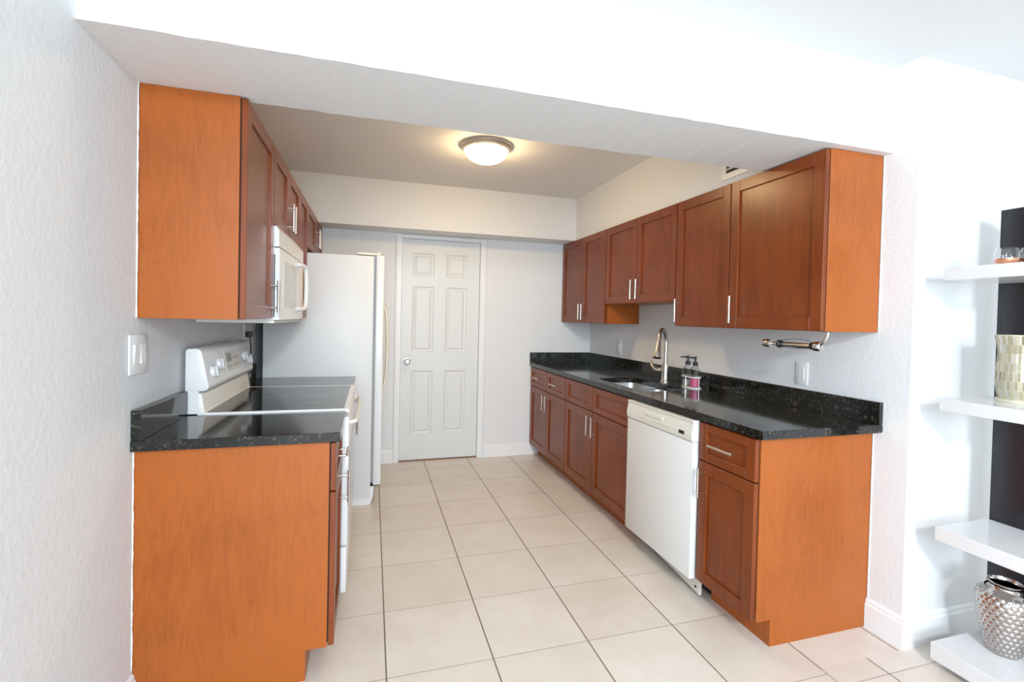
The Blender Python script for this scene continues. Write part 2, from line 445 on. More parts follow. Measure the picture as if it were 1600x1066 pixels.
# ------------------------------------------------------------------ cabinets
def shaker(name, parent, xf, s, y0, y1, z0, z1, st=0.057, rail=None, mat='wood', th=0.02):
    """xf: back plane of the door, s: facing direction in x"""
    rail = rail or st
    g = 0.0015; y0 += g; y1 -= g
    bm = bmesh.new()
    def bx(a, b_, c, d, x0, x1, bev=0.0015):
        xa, xb = sorted((xf + s * x0, xf + s * x1)); B(xa, xb, a, b_, c, d, bev, bm)
    bx(y0, y0 + st, z0, z1, 0, th); bx(y1 - st, y1, z0, z1, 0, th)
    bx(y0 + st, y1 - st, z0, z0 + rail, 0, th - 0.0004); bx(y0 + st, y1 - st, z1 - rail, z1, 0, th - 0.0004)
    bx(y0 + st - 0.002, y1 - st + 0.002, z0 + rail - 0.002, z1 - rail + 0.002, 0.002, th - 0.010, 0)
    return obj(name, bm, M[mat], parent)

def handle(parent, x, s, y, z, L=0.14, vertical=True, cc=0.096):
    """bar pull; x is the door face"""
    bx = x + s * 0.032
    if vertical: a, b_ = (bx, y, z - L / 2), (bx, y, z + L / 2); po = [(y, z - cc / 2), (y, z + cc / 2)]
    else: a, b_ = (bx, y - L / 2, z), (bx, y + L / 2, z); po = [(y - cc / 2, z), (y + cc / 2, z)]
    bm = tube([a, b_], 0.0058, n=14)
    for yy, zz in po: tube([(x - s * 0.0005, yy, zz), (bx, yy, zz)], 0.0042, bm, 10)
    return obj('handle', bm, M['nickel'], parent, smooth=40, label='brushed metal bar handle')

def carcass(parent, x0, x1, y0, y1, z0, z1, s, toe=False, hollow=False):
    """box of the cabinet; s = facing; near panel gets the veneer"""
    if toe:
        xf = x1 if s > 0 else x0; xb = x0 if s > 0 else x1
        poly = [(xb, 0.0), (xf - s * 0.072, 0.0), (xf - s * 0.072, 0.112), (xf, 0.112), (xf, z1), (xb, z1)]
        if hollow:
            bm = prism(poly, y0, y0 + 0.016, 'Y'); prism(poly, y1 - 0.016, y1, 'Y', bm)
            inn = xf - s * 0.072
            a, b_ = sorted((xb, xb + s * 0.012)); B(a, b_, y0 + 0.016, y1 - 0.016, 0, z1, bm=bm)
            a, b_ = sorted((xb, xf)); B(a, b_, y0 + 0.016, y1 - 0.016, 0.112, 0.128, bm=bm)
            a, b_ = sorted((inn, inn + s * -0.016)); B(a, b_, y0 + 0.016, y1 - 0.016, 0, 0.112, bm=bm)
            a, b_ = sorted((xf, xf - s * 0.016)); B(a, b_, y0 + 0.016, y1 - 0.016, z1 - 0.035, z1, bm=bm)
        else: bm = prism(poly, y0, y1, 'Y')
    else: bm = B(x0, x1, y0, y1, z0, z1, 0.001)
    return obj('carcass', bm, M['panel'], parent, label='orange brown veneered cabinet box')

G_R = 'wall cabinets on the right wall'; G_L = 'wall cabinets on the left wall'
def wall_cab(name_lab, s, y0, y1, z0, doors, handles, group, hz=0.098):
    x0, x1 = (0.0, 0.297) if s > 0 else (W - 0.298, W)
    xf = x1 if s > 0 else x0
    r = thing('wall_cabinet', ((x0 + x1) / 2, (y0 + y1) / 2, z0), name_lab, 'cabinet', group)
    carcass(r, x0 + (0.002 if s > 0 else 0), x1 - (0 if s > 0 else 0.002), y0 + 0.0005, y1 - 0.0005, z0, UT, s)
    ds = []
    for a, b_ in doors:
        d = shaker('door', r, xf + s * 0.004, s, a, b_, z0 + 0.003, UT - 0.004)
        ds.append(d)
    # thin dark reveal behind the doors
    ya, yb = doors[0][0] + 0.004, doors[-1][1] - 0.004
    xa, xb = sorted((xf, xf + s * 0.004))
    obj('reveal', B(xa, xb, ya, yb, z0 + 0.01, UT - 0.012), M['gap'], r)
    for k, hy in handles: handle(ds[k], xf + s * 0.024, s, hy, z0 + hz)
    return r
# right wall, from near to far
wall_cab('large single-door wall cabinet at the near right end, its orange side panel bare', -1, -0.007, 0.546, UB, [(-0.006, 0.545)], [(0, 0.502)], G_R)
wall_cab('narrower single-door wall cabinet on the right, next to the short one over the sink', -1, 0.546, 1.012, UB, [(0.549, 1.008)], [(0, 0.968)], G_R)
wall_cab('short two-door wall cabinet above the sink and faucet', -1, 1.012, 1.948, 1.468, [(1.014, 1.478), (1.480, 1.944)], [(0, 1.432), (1, 1.503)], G_R)
wall_cab('two-door wall cabinet in the far right corner by the back wall', -1, 1.948, 2.868, UB, [(1.950, 2.395), (2.397, 2.862)], [(0, 2.340), (1, 2.402)], G_R)
# left wall
wall_cab('single-door wall cabinet at the near left end with wide orange side panel', 1, 0.303, 0.778, UB, [(0.306, 0.776)], [(0, 0.728)], G_L)
wall_cab('short two-door wall cabinet directly above the white microwave', 1, 0.778, 1.552, 1.730, [(0.780, 1.160), (1.162, 1.550)], [(0, 1.108), (1, 1.178)], G_L)
wall_cab('narrow single-door wall cabinet between the microwave and the refrigerator', 1, 1.552, 1.912, UB, [(1.554, 1.910)], [], G_L)
wall_cab('short two-door wall cabinet above the refrigerator in the far left corner', 1, 1.912, 2.868, 1.79, [(1.914, 2.388), (2.390, 2.862)], [(0, 2.345), (1, 2.425)], G_L, hz=0.12)

def base_cab(lab, s, y0, y1, cols, group, false=False, hs=(), dh=(), depth=0.605, hollow=False):
    x0, x1 = (0.002, depth) if s > 0 else (W - 0.609, W - 0.002)
    xf = x1 if s > 0 else x0
    r = thing('base_cabinet', ((x0 + x1) / 2, (y0 + y1) / 2, 0), lab, 'cabinet', group)
    carcass(r, x0, x1, y0, y1, 0, H, s, toe=True, hollow=hollow)
    xa, xb = sorted((xf, xf + s * 0.004))
    obj('reveal', B(xa, xb, cols[0][0] + 0.004, cols[-1][1] - 0.004, 0.125, H - 0.01), M['gap'], r)
    for a, b_ in cols:
        dr = shaker('false_drawer_front' if false else 'drawer', r, xf + s * 0.004, s, a, b_, 0.690, H - 0.010, 0.052, 0.040)
        dd_ = shaker('door', r, xf + s * 0.004, s, a, b_, 0.113, 0.684)
        if dh: handle(dr, xf + s * 0.024, s, (a + b_) / 2, 0.778, 0.155, False)
        i = cols.index((a, b_))
        for k, hy in hs:
            if k == i: handle(dd_, xf + s * 0.024, s, hy, 0.588)
    return r
GB = 'base cabinets under the right countertop'
base_cab('one-drawer base cabinet at the near right end with scuffed orange side panel', -1, 0.0, 0.352, [(0.003, 0.350)], GB, hs=[(0, 0.312)], dh=1)
base_cab('two-door base cabinet with false drawer fronts under the sink, left of the dishwasher', -1, 0.972, 1.985, [(0.975, 1.493), (1.495, 1.982)], GB, false=True, hollow=True, hs=[(0, 1.448), (1, 1.525)])
base_cab('two-drawer, two-door base cabinet at the far end of the right counter', -1, 1.985, 2.868, [(1.988, 2.415), (2.417, 2.862)], GB, hs=[(0, 2.372), (1, 2.448)], dh=1)
GC = 'base cabinets beside the stove'
base_cab('base cabinet at the near left corner with large bare orange side panel and toe notch', 1, 0.290, 0.672, [(0.293, 0.670)], GC, hs=[(0, 0.628)], dh=1)
base_cab('base cabinet squeezed between the far side of the stove and the refrigerator', 1, 1.450, 1.905, [(1.453, 1.902)], GC, hs=[(0, 1.86)], dh=1)

# ------------------------------------------------------------------ countertops
FX = 2.2385
def bowl_loop(y0, y1): return rrect(2.345, 2.650, y0, y1, 0.055, 7)
bowls = [(0.975, 1.265), (1.290, 1.610)]
r = thing('countertop', (2.55, 1.4, H), 'long polished black granite countertop along the right wall with a cut-out for the sink', 'countertop')
outline = [(FX, -0.043), (W - 0.001, -0.043), (W - 0.001, D - 0.001), (FX, D - 0.001)]
bm = slab(outline, [rrect(2.340, 2.655, 0.970, 1.615, 0.06, 7)], H, CT)
bmesh.ops.bevel(bm, geom=[e for e in bm.edges if e.is_manifold and e.calc_face_angle(0) > 1.0 and (e.verts[0].co - e.verts[1].co).length > 0.2], offset=0.003, segments=2, affect='EDGES')
obj('slab', bm, M['granite'], r)
bm = B(W - 0.021, W - 0.001, -0.043, D - 0.001, CT, BS, 0.0015); B(FX, W - 0.021, D - 0.021, D - 0.001, CT, BS, 0.0015, bm)
obj('backsplash', bm, M['granite'], r)
r = thing('countertop', (0.32, 0.47, H), 'small black granite countertop at the near left, in front of the stove', 'countertop')
obj('slab', B(0.001, 0.643, 0.262, 0.676, H, CT, 0.003, seg=2), M['granite'], r)
obj('backsplash', B(0.001, 0.030, 0.266, 0.674, CT, BS + 0.003, 0.0015), M['granite'], r)
r = thing('countertop', (0.32, 1.68, H), 'short black granite countertop between the stove and the refrigerator side', 'countertop')
obj('slab', B(0.001, 0.643, 1.447, 1.912, H, CT, 0.003, seg=2), M['granite'], r)
obj('backsplash', B(0.001, 0.022, 1.447, 1.912, CT, BS, 0.0015), M['granite'], r)

# sink, undermounted double bowl
r = thing('kitchen_sink', (2.5, 1.3, 0.70), 'stainless double-bowl sink set under the black granite beside the faucet', 'sink')
for (y0, y1) in bowls:
    t = bmesh.new(); rings = []
    for ins, z in ((-0.0, H - 0.0015), (0.003, H - 0.02), (0.010, 0.72), (0.022, 0.702), (0.045, 0.697)):
        rings.append([t.verts.new((x, y, z)) for x, y in rrect(2.345 + ins, 2.650 - ins, y0 + ins, y1 - ins, 0.055, 7)])
    for a, b_ in zip(rings, rings[1:]):
        for i in range(len(a)): t.faces.new((a[i], a[(i + 1) % len(a)], b_[(i + 1) % len(a)], b_[i]))
    t.faces.new(rings[-1])
    bmesh.ops.recalc_face_normals(t, faces=t.faces[:]); bmesh.ops.reverse_faces(t, faces=t.faces[:])
    bw = obj('bowl', t, M['steel'], r, smooth=50)
    obj('drain', lathe([(0, 0.6975), (0.018, 0.6975), (0.02, 0.701), (0.042, 0.7015), (0.045, 0.698)], ((2.345 + 2.65) / 2, (y0 + y1) / 2, 0), n=28), M['chrome'], bw, smooth=True)
obj('rim', slab(rrect(2.325, 2.670, 0.955, 1.630, 0.06, 7), [rrect(2.345, 2.650, a, b_, 0.055, 7) for a, b_ in bowls], H - 0.0018, H - 0.0006), M['steel'], r)

# faucet
fx, fy = 2.735, 1.345
r = thing('kitchen_faucet', (fx, fy, CT), 'tall brushed nickel gooseneck pull-down faucet behind the sink', 'faucet')
obj('base', lathe([(0, 0), (0.031, 0), (0.031, 0.004), (0.026, 0.010), (0.0245, 0.05), (0.024, 0.10), (0.0225, 0.125), (0.017, 0.145), (0, 0.146)], (fx, fy, CT + 0.0003), n=32), M['nickel'], r, smooth=40)
d = Vector((-0.76, -0.65, 0)).normalized(); Rr = 0.088
pts = [Vector((fx, fy, CT + 0.13)), Vector((fx, fy, CT + 0.2)), Vector((fx, fy, CT + 0.285))]
c = Vector((fx, fy, CT + 0.285)) + d * Rr
for k in range(1, 15):
    a = math.pi - k * math.radians(167) / 14
    pts.append(c + d * (Rr * math.cos(a)) + Vector((0, 0, Rr * math.sin(a))))
obj('neck', tube(pts, 0.0132, n=18), M['nickel'], r, smooth=40)
p0 = pts[-1]; dr = (pts[-1] - pts[-2]).normalized()
obj('spray_head', lathe([(0, 0), (0.0138, 0), (0.0142, 0.012), (0.0160, 0.03), (0.0225, 0.075), (0.0285, 0.118), (0.0285, 0.128), (0.025, 0.132), (0, 0.131)], p0 - dr * 0.003, axis=dr, n=28), M['nickel'], r, smooth=40)
hp = [(fx, fy + 0.018, CT + 0.085), (fx - 0.005, fy + 0.055, CT + 0.078), (fx - 0.01, fy + 0.095, CT + 0.080), (fx - 0.014, fy + 0.130, CT + 0.098), (fx - 0.017, fy + 0.152, CT + 0.125), (fx - 0.018, fy + 0.160, CT + 0.160)]
def smoothp(P, n=6):
    P = [Vector(p) for p in P]; out = []
    for i in range(len(P) - 1):
        p0_, p1, p2, p3 = P[max(i - 1, 0)], P[i], P[i + 1], P[min(i + 2, len(P) - 1)]
        for k in range(n):
            t = k / n
            out.append(0.5 * ((2 * p1) + (p2 - p0_) * t + (2 * p0_ - 5 * p1 + 4 * p2 - p3) * t * t + (3 * p1 - p0_ - 3 * p2 + p3) * t ** 3))
    return out + [P[-1]]
hs_ = smoothp(hp); rd = [0.019 * (1 - i / len(hs_)) ** 0.9 + 0.0042 for i in range(len(hs_))]
obj('lever', tube(hs_, rd, n=14), M['nickel'], r, smooth=40)

# soap dispensers in a caddy
cx, cy = 2.757, 1.088
r = thing('soap_caddy', (cx, cy, CT), 'pale oval caddy holding two pump soap bottles by the faucet', 'caddy')
def oval(rx, ry, n=32): return [(cx + rx * math.cos(2 * math.pi * k / n), cy + ry * math.sin(2 * math.pi * k / n)) for k in range(n)]
obj('tray', slab(oval(0.046, 0.080), [], CT + 0.0004, CT + 0.008), M['almond'], r)
obj('ring', slab(oval(0.046, 0.080), [oval(0.040, 0.074)], CT + 0.070, CT + 0.077), M['almond'], r)
for sx_, sy_ in ((1, 0), (-1, 0), (0, 1), (0, -1)): obj('post', tube([(cx + sx_ * 0.043, cy + sy_ * 0.077, CT + 0.006), (cx + sx_ * 0.043, cy + sy_ * 0.077, CT + 0.072)], 0.002, None, 8), M['chrome'], r)
for yy, lab, soapm in ((cy + 0.037, 'soap bottle with clear soap and black pump, nearer the faucet', 'clearsoap'), (cy - 0.037, 'soap bottle with bright pink soap and black pump, right of the clear one', 'pink')):
    z0 = CT + 0.0086
    q = thing('soap_dispenser', (cx, yy, z0), lab, 'soap dispenser', 'soap dispensers in the caddy')
    prof = [(0, 0.0), (0.031, 0.0), (0.033, 0.004), (0.033, 0.100), (0.031, 0.112), (0.022, 0.124), (0.013, 0.130), (0.013, 0.142)]
    inner = [(r_ - 0.0018 if r_ > 0.01 else 0, h_ + 0.002) for r_, h_ in prof[:-1]] + [(0.0112, 0.142)]
    obj('bottle', lathe(prof + inner[::-1], (cx, yy, z0), n=28), M['thin'], q, smooth=40)
    top = 0.060 if soapm == 'pink' else 0.04
    obj('soap', lathe([(0, 0.0026), (0.0298, 0.0026), (0.0305, 0.006), (0.0305, top), (0, top)], (cx, yy, z0), n=28), M[soapm], q, smooth=40)
    bm = lathe([(0, 0.138), (0.016, 0.138), (0.0165, 0.140), (0.0155, 0.160), (0.006, 0.164), (0.005, 0.178), (0.0085, 0.180), (0.0085, 0.196), (0, 0.198)], (cx, yy, z0), n=24)
    tube([(cx, yy, z0 + 0.189), (cx - 0.022, yy + 0.010, z0 + 0.190), (cx - 0.046, yy + 0.020, z0 + 0.186)], [0.0055, 0.005, 0.0035], bm, 10)
    obj('pump', bm, M['black'], q, smooth=40)

# ------------------------------------------------------------------ dishwasher
y0, y1 = 0.362, 0.964
r = thing('dishwasher', (2.5, 0.66, 0), 'white built-in dishwasher with cream control strip between the right base cabinets', 'dishwasher')
obj('tub', B(2.262, W - 0.03, y0 + 0.004, y1 - 0.004, 0.105, H - 0.008), M['dark'], r)
obj('door', B(2.224, 2.262, y0, y1, 0.105, 0.7625, 0.003, seg=2), M['enamel'], r, smooth=30)
pn = prism([(2.262, 0.764), (2.226, 0.764), (2.219, 0.770), (2.216, 0.800), (2.221, 0.830), (2.226, 0.852), (2.221, 0.862), (2.221, 0.869), (2.262, 0.869)], y0, y1, 'Y', bev=0.0012, seg=1)
cp = obj('control_panel', pn, M['almond'], r, label='cream control panel')
# moulded pull recess, shown as a shallow raised lip, and printed marks
bm = prism([(2.2185, 0.812), (2.2135, 0.820), (2.2150, 0.835), (2.2225, 0.840)], 0.60, 0.78, 'Y', bev=0.001, seg=1)
obj('pull_lip', bm, M['almond'], cp)
for k in range(7): obj('printed_mark', B(2.2163, 2.2185, 0.545 + k * 0.022, 0.552 + k * 0.022, 0.794, 0.799), M['grey'], cp)
for k in range(4): obj('printed_mark', B(2.2163, 2.2185, 0.80 + k * 0.02, 0.812 + k * 0.02, 0.799, 0.802), M['grey'], cp)
obj('badge', B(2.2155, 2.2185, 0.418, 0.462, 0.789, 0.806, 0.0006), M['dark'], cp, label='small dark rectangular badge')
bm = prism([(2.285, y0 + 0.002), (2.300, y0 + 0.002), (2.362, y1 - 0.002), (2.347, y1 - 0.002)], 0.018, 0.104, 'Z')
kp = obj('kick_plate', bm, M['almond'], r)
for yy in (0.392,): obj('screw', lathe([(0, -0.002), (0.006, -0.002), (0.006, 0.001), (0, 0.001)], (2.287, yy, 0.045), n=14, axis='X'), M['dark'], kp)
obj('foot', B(2.365, 2.40, y0 + 0.02, y1 - 0.02, 0.0, 0.105), M['dark'], r)

# ------------------------------------------------------------------ stove
y0, y1 = 0.682, 1.440
r = thing('stove', (0.33, (y0 + y1) / 2, 0), 'white electric range with black glass cooktop against the left wall', 'stove')
obj('body', B(0.015, 0.628, y0, y1, 0.10, 0.900, 0.002), M['enamel'], r)
obj('plinth', B(0.04, 0.57, y0 + 0.01, y1 - 0.01, 0.0, 0.10), M['dark'], r)
bm = slab([(0.062, y0 - 0.003), (0.655, y0 - 0.003), (0.655, y1 + 0.003), (0.062, y1 + 0.003)], [], 0.900, 0.9180)
bmesh.ops.bevel(bm, geom=[e for e in bm.edges if e.calc_face_angle(0) > 1], offset=0.004, segments=2, affect='EDGES')
ck = obj('cooktop_frame', bm, M['enamel'], r, smooth=40)
gl = obj('glass_top', B(0.090, 0.632, y0 + 0.016, y1 - 0.030, 0.9125, 0.9188, 0.001), M['ceramic'], r, label='black glass ceramic cooktop')
for gx, gy, rr_ in ((0.235, 0.875, 0.075), (0.485, 0.87, 0.105), (0.235, 1.245, 0.105), (0.485, 1.25, 0.075)):
    bm = bmesh.new()
    for q in (rr_, rr_ - 0.035):
        lathe([(q, 0), (q, 0.0003), (q - 0.004, 0.0003), (q - 0.004, 0)], (gx, gy - 0.008, 0.9187), bm, n=48)
    obj('burner_ring', bm, M['ring'], gl)
rs = obj('riser', prism([(0.016, 0.9145), (0.094, 0.9145), (0.088, 0.924), (0.080, 0.980), (0.074, 0.998), (0.060, 1.003), (0.016, 1.003)], y0 + 0.001, y1 - 0.001, 'Y', bev=0.003, seg=2), M['almond'], r, smooth=40)
hd = prism([(0.017, 1.008), (0.017, 1.176), (0.026, 1.184), (0.058, 1.185), (0.070, 1.180), (0.077, 1.168), (0.103, 1.030), (0.100, 1.016), (0.090, 1.008)], y0 - 0.002, y1 + 0.002, 'Y', bev=0.004, seg=2)
hd = obj('backguard', hd, M['enamel'], r, smooth=40)
obj('backguard_foot', B(0.017, 0.066, y0 - 0.0015, y0 + 0.02, 0.9145, 1.009, 0.001), M['enamel'], r)
obj('backguard_seam', B(0.020, 0.064, y0 + 0.02, y1 - 0.002, 0.9145, 1.010), M['dark'], r)
nrm = Vector((0.138, 0, 0.026)).normalized(); upv = Vector((-0.026, 0, 0.138)).normalized()
def onface(y, t, off=0.0):
    p = Vector((0.103, y, 1.030)) + upv * t + nrm * off; return p
def quad_on(ya, yb, ta, tb, off0, off1, bm=None):
    t = bmesh.new(); vv = []
    for off in (off0, off1):
        vv.append([t.verts.new(onface(y, tt, off)) for y, tt in ((ya, ta), (yb, ta), (yb, tb), (ya, tb))])
    t.faces.new(vv[1]); t.faces.new(vv[0][::-1])
    for k in range(4): t.faces.new((vv[0][k], vv[0][(k + 1) % 4], vv[1][(k + 1) % 4], vv[1][k]))
    bmesh.ops.recalc_face_normals(t, faces=t.faces[:]); return merge(bm, t)
for ky, kt in ((0.762, 0.052), (0.862, 0.075), (1.292, 0.075), (1.372, 0.052)):
    c = onface(ky, kt, 0.0)
    kb = lathe([(0, 0.016), (0.021, 0.0155), (0.0245, 0.013), (0.027, 0.003), (0.028, 0.0), (0, -0.001)], c, axis=nrm, n=30)
    k = obj('knob', kb, M['plate'], hd, smooth=40)
    k2 = quad_on(ky - 0.005, ky + 0.005, kt - 0.022, kt + 0.022, 0.012, 0.0205); bmesh.ops.bevel(k2, geom=k2.edges[:], offset=0.002, segments=2, affect='EDGES')
    obj('grip', k2, M['plate'], k)
cpn = obj('control_face', quad_on(0.962, 1.205, 0.028, 0.122, -0.001, 0.0022), M['cream'], hd, label='cream touch panel with small display')
obj('display', quad_on(0.985, 1.055, 0.072, 0.112, 0.002, 0.0028), M['lcd'], cpn)
for k in range(4):
    for j in range(2): obj('printed_mark', quad_on(1.085 + k * 0.024, 1.097 + k * 0.024, 0.045 + j * 0.035, 0.055 + j * 0.035, 0.002, 0.0026), M['grey'], cpn)
for k in range(3): obj('printed_mark', quad_on(0.985 + k * 0.024, 0.998 + k * 0.024, 0.045, 0.051, 0.002, 0.0026), M['grey'], cpn)
# oven front
od = obj('oven_door', B(0.628, 0.655, y0 + 0.003, y1 - 0.003, 0.300, 0.880, 0.004, seg=2), M['enamel'], r, smooth=40)
obj('oven_window', B(0.654, 0.6565, y0 + 0.10, y1 - 0.10, 0.44, 0.72, 0.0005), M['ceramic'], od)
bm = tube(smoothp([(0.653, y0 + 0.04, 0.850), (0.672, y0 + 0.042, 0.852), (0.683, y0 + 0.08, 0.853), (0.685, (y0 + y1) / 2, 0.853), (0.683, y1 - 0.08, 0.853), (0.672, y1 - 0.042, 0.852), (0.653, y1 - 0.04, 0.850)]), 0.0095, n=12)
obj('oven_handle', bm, M['almond'], od, smooth=True)
obj('storage_drawer', B(0.628, 0.652, y0 + 0.003, y1 - 0.003, 0.085, 0.290, 0.004, seg=2), M['enamel'], r, smooth=40)

# ------------------------------------------------------------------ microwave
y0, y1 = 0.781, 1.548
r = thing('microwave', (0.17, (y0 + y1) / 2, 1.30), 'white over-the-range microwave hanging below the left wall cabinets', 'microwave')
obj('case', B(0.003, 0.322, y0 + 0.001, y1 - 0.001, 1.303, 1.728, 0.002), M['enamel'], r)
obj('base_panel', B(0.02, 0.325, y0 + 0.006, y1 - 0.006, 1.292, 1.304, 0.002), M['almond'], r)
# front, gently bowed, rounded top
def bow(y): u = (y - (y0 + y1) / 2) / ((y1 - y0) / 2); return 0.005 * (1 - u * u)
def front(ya, yb, za, zb, xo, bm=None, n=14, top=0.0):
    t = bmesh.new(); rows = []
    for i in range(n + 1):
        y = ya + (yb - ya) * i / n; x = xo + bow(y)
        rows.append([t.verts.new(c) for c in ((0.323, y, za), (x, y, za), (x, y, zb - top), (x - top * 0.6, y, zb), (0.323, y, zb))])
    for a, b_ in zip(rows, rows[1:]):
        for k in range(5): t.faces.new((a[k], a[(k + 1) % 5], b_[(k + 1) % 5], b_[k]))
    t.faces.new(rows[0]); t.faces.new(rows[-1][::-1]); bmesh.ops.recalc_face_normals(t, faces=t.faces[:])
    return merge(bm, t)
obj('vent_grille', front(y0, y1, 1.636, 1.727, 0.343, top=0.02), M['enamel'], r)
dr = obj('door', front(y0 + 0.004, 1.385, 1.308, 1.630, 0.345), M['enamel'], r)
bm = front(0.88, 1.25, 1.365, 1.585, 0.3462)
obj('window', bm, plain('microwave_window', (0.55, 0.56, 0.53), 0.15), dr)
obj('keypad', front(1.389, y1 - 0.002, 1.308, 1.630, 0.343), M['almond'], r)
hx = 0.3575
hx = 0.349
bm = tube(smoothp([(hx - 0.004, 1.240, 1.600), (hx + 0.016, 1.262, 1.602), (hx + 0.030, 1.305, 1.600), (hx + 0.038, 1.335, 1.575), (hx + 0.040, 1.340, 1.48), (hx + 0.038, 1.335, 1.392), (hx + 0.030, 1.305, 1.366), (hx + 0.016, 1.262, 1.363), (hx - 0.004, 1.240, 1.364)]), 0.012, n=12)
obj('handle', bm, M['plate'], dr, smooth=True)
obj('latch', B(0.3235, 0.327, y0 - 0.0006, y0 + 0.003, 1.32, 1.60), M['dark'], r)

# ------------------------------------------------------------------ refrigerator
y0, y1, ft = 1.922, 2.805, 1.752
r = thing('refrigerator', (0.42, (y0 + y1) / 2, 0), 'white side-by-side refrigerator standing between the left counter and the back wall', 'refrigerator')
bm = B(0.055, 0.752, y0, y1, 0.045, ft, 0.004, seg=2)
obj('case', bm, M['fridge'], r, smooth=30)
bm = prism([(0.10, 0.0), (0.745, 0.0), (0.757, 0.012), (0.772, 0.06), (0.776, 0.128), (0.10, 0.128)], y0 + 0.001, y1 - 0.001, 'Y')
obj('base_grille', bm, M['enamel'], r)
obj('gasket', B(0.752, 0.768, y0 + 0.012, y1 - 0.012, 0.15, ft - 0.01), plain('grey_gasket', (0.35, 0.36, 0.37), 0.6), r)
for a, b_, nm in ((y0 - 0.001, 2.298, 0), (2.306, y1 + 0.001, 1)):
    dd_ = obj('door', B(0.768, 0.822, a, b_, 0.135, ft + 0.006, 0.006, seg=3), M['enamel'], r, smooth=40)
    hy = b_ - 0.045 if nm == 0 else a + 0.045
    obj('handle_strip', B(0.820, 0.832, hy - 0.02, hy + 0.02, 0.42, 1.70, 0.004, seg=2), M['cream'], dd_, label='cream handle strip')
    obj('handle', tube(smoothp([(0.826, hy, 1.40), (0.842, hy, 1.38), (0.855, hy, 1.30), (0.862, hy, 1.10), (0.855, hy, 0.90), (0.842, hy, 0.80), (0.826, hy, 0.78)]), 0.009, n=12), M['cream'], dd_, smooth=True, label='cream bowed handle')
bm = B(0.640, 0.795, y0 + 0.004, y0 + 0.07, ft + 0.0065, ft + 0.024, 0.004, seg=2)
lathe([(0, 0), (0.011, 0), (0.011, 0.032), (0, 0.034)], (0.785, y0 + 0.03, ft + 0.004), bm, 16)
obj('hinge_cover', bm, M['cream'], r, label='cream hinge cover')
obj('lower_hinge', B(0.752, 0.815, y0 + 0.004, y0 + 0.05, 0.129, 0.1345), M['dark'], r)

# ------------------------------------------------------------------ wall fittings
def plate(name, lab, cat, x, s, y, z, wd, hgt, group=None):
    r = thing(name, (x, y, z), lab, cat, group)
    xa, xb = sorted((x + s * 0.0006, x + s * 0.0065)); bm = B(xa, xb, y - wd / 2, y + wd / 2, z - hgt / 2, z + hgt / 2, 0.0025, seg=2)
    obj('cover_plate', bm, M['plate'], r, smooth=40); return r
r = plate('light_switch', 'white double rocker switch plate on the left wall above the near counter', 'light switch', 0, 1, 0.308, 1.192, 0.128, 0.130)
for dy, nm in ((-0.024, 0), (0.024, 1)):
    obj('rocker', prism([(0.0063, 1.159), (0.0085, 1.159), (0.0125, 1.225), (0.0063, 1.225)] if nm == 0 else [(0.0063, 1.159), (0.0105, 1.159), (0.0085, 1.225), (0.0063, 1.225)], 0.308 + dy - 0.0165, 0.308 + dy + 0.0165, 'Y', bev=0.0008, seg=1), M['plate'], r)
def outlet(lab, x, s, y, z, group=None, mat='plate'):
    r = plate('wall_outlet', lab, 'outlet', x, s, y, z, 0.072, 0.118, group)
    xa, xb = sorted((x + s * 0.006, x + s * 0.009))
    fc = obj('socket_face', B(xa, xb, y - 0.0165, y + 0.0165, z - 0.034, z + 0.034, 0.001), M[mat], r)
    bm = bmesh.new(); xa, xb = sorted((x + s * 0.0088, x + s * 0.0094))
    for dz in (-0.017, 0.017):
        B(xa, xb, y - 0.0075, y - 0.0055, z + dz - 0.002, z + dz + 0.006, bm=bm); B(xa, xb, y + 0.0055, y + 0.0075, z + dz - 0.002, z + dz + 0.005, bm=bm)
        B(xa, xb, y - 0.002, y + 0.002, z + dz - 0.010, z + dz - 0.006, bm=bm)
    obj('slots', bm, M['grey'], fc); return r
outlet('white wall outlet above the right counter under the paper towel holder', W, -1, 0.368, 1.087)
r = plate('light_switch', 'white single rocker switch plate on the right wall left of the faucet', 'light switch', W, -1, 2.265, 1.098, 0.080, 0.122)
obj('rocker', prism([(W - 0.0063, 1.065), (W - 0.0085, 1.065), (W - 0.0115, 1.131), (W - 0.0063, 1.131)], 2.2485, 2.2815, 'Y', bev=0.0008, seg=1), M['plate'], r)
outlet('cream wall outlet low behind the far end of the stove backguard', 0, 1, 1.685, 1.225, mat='cream')
r = thing('power_plug', (0.02, 1.685, 1.205), 'black plug and cord in the outlet behind the stove', 'plug')
obj('plug_body', B(0.0098, 0.045, 1.662, 1.708, 1.188, 1.222, 0.005, seg=2), M['black'], r, smooth=40)
obj('cord', tube(smoothp([(0.03, 1.69, 1.19), (0.034, 1.70, 1.12), (0.03, 1.715, 1.03), (0.034, 1.70, 0.98), (0.030, 1.60, 0.955), (0.030, 1.50, 0.95), (0.030, 1.446, 0.95)]), 0.0035, n=8), M['black'], r, smooth=True)

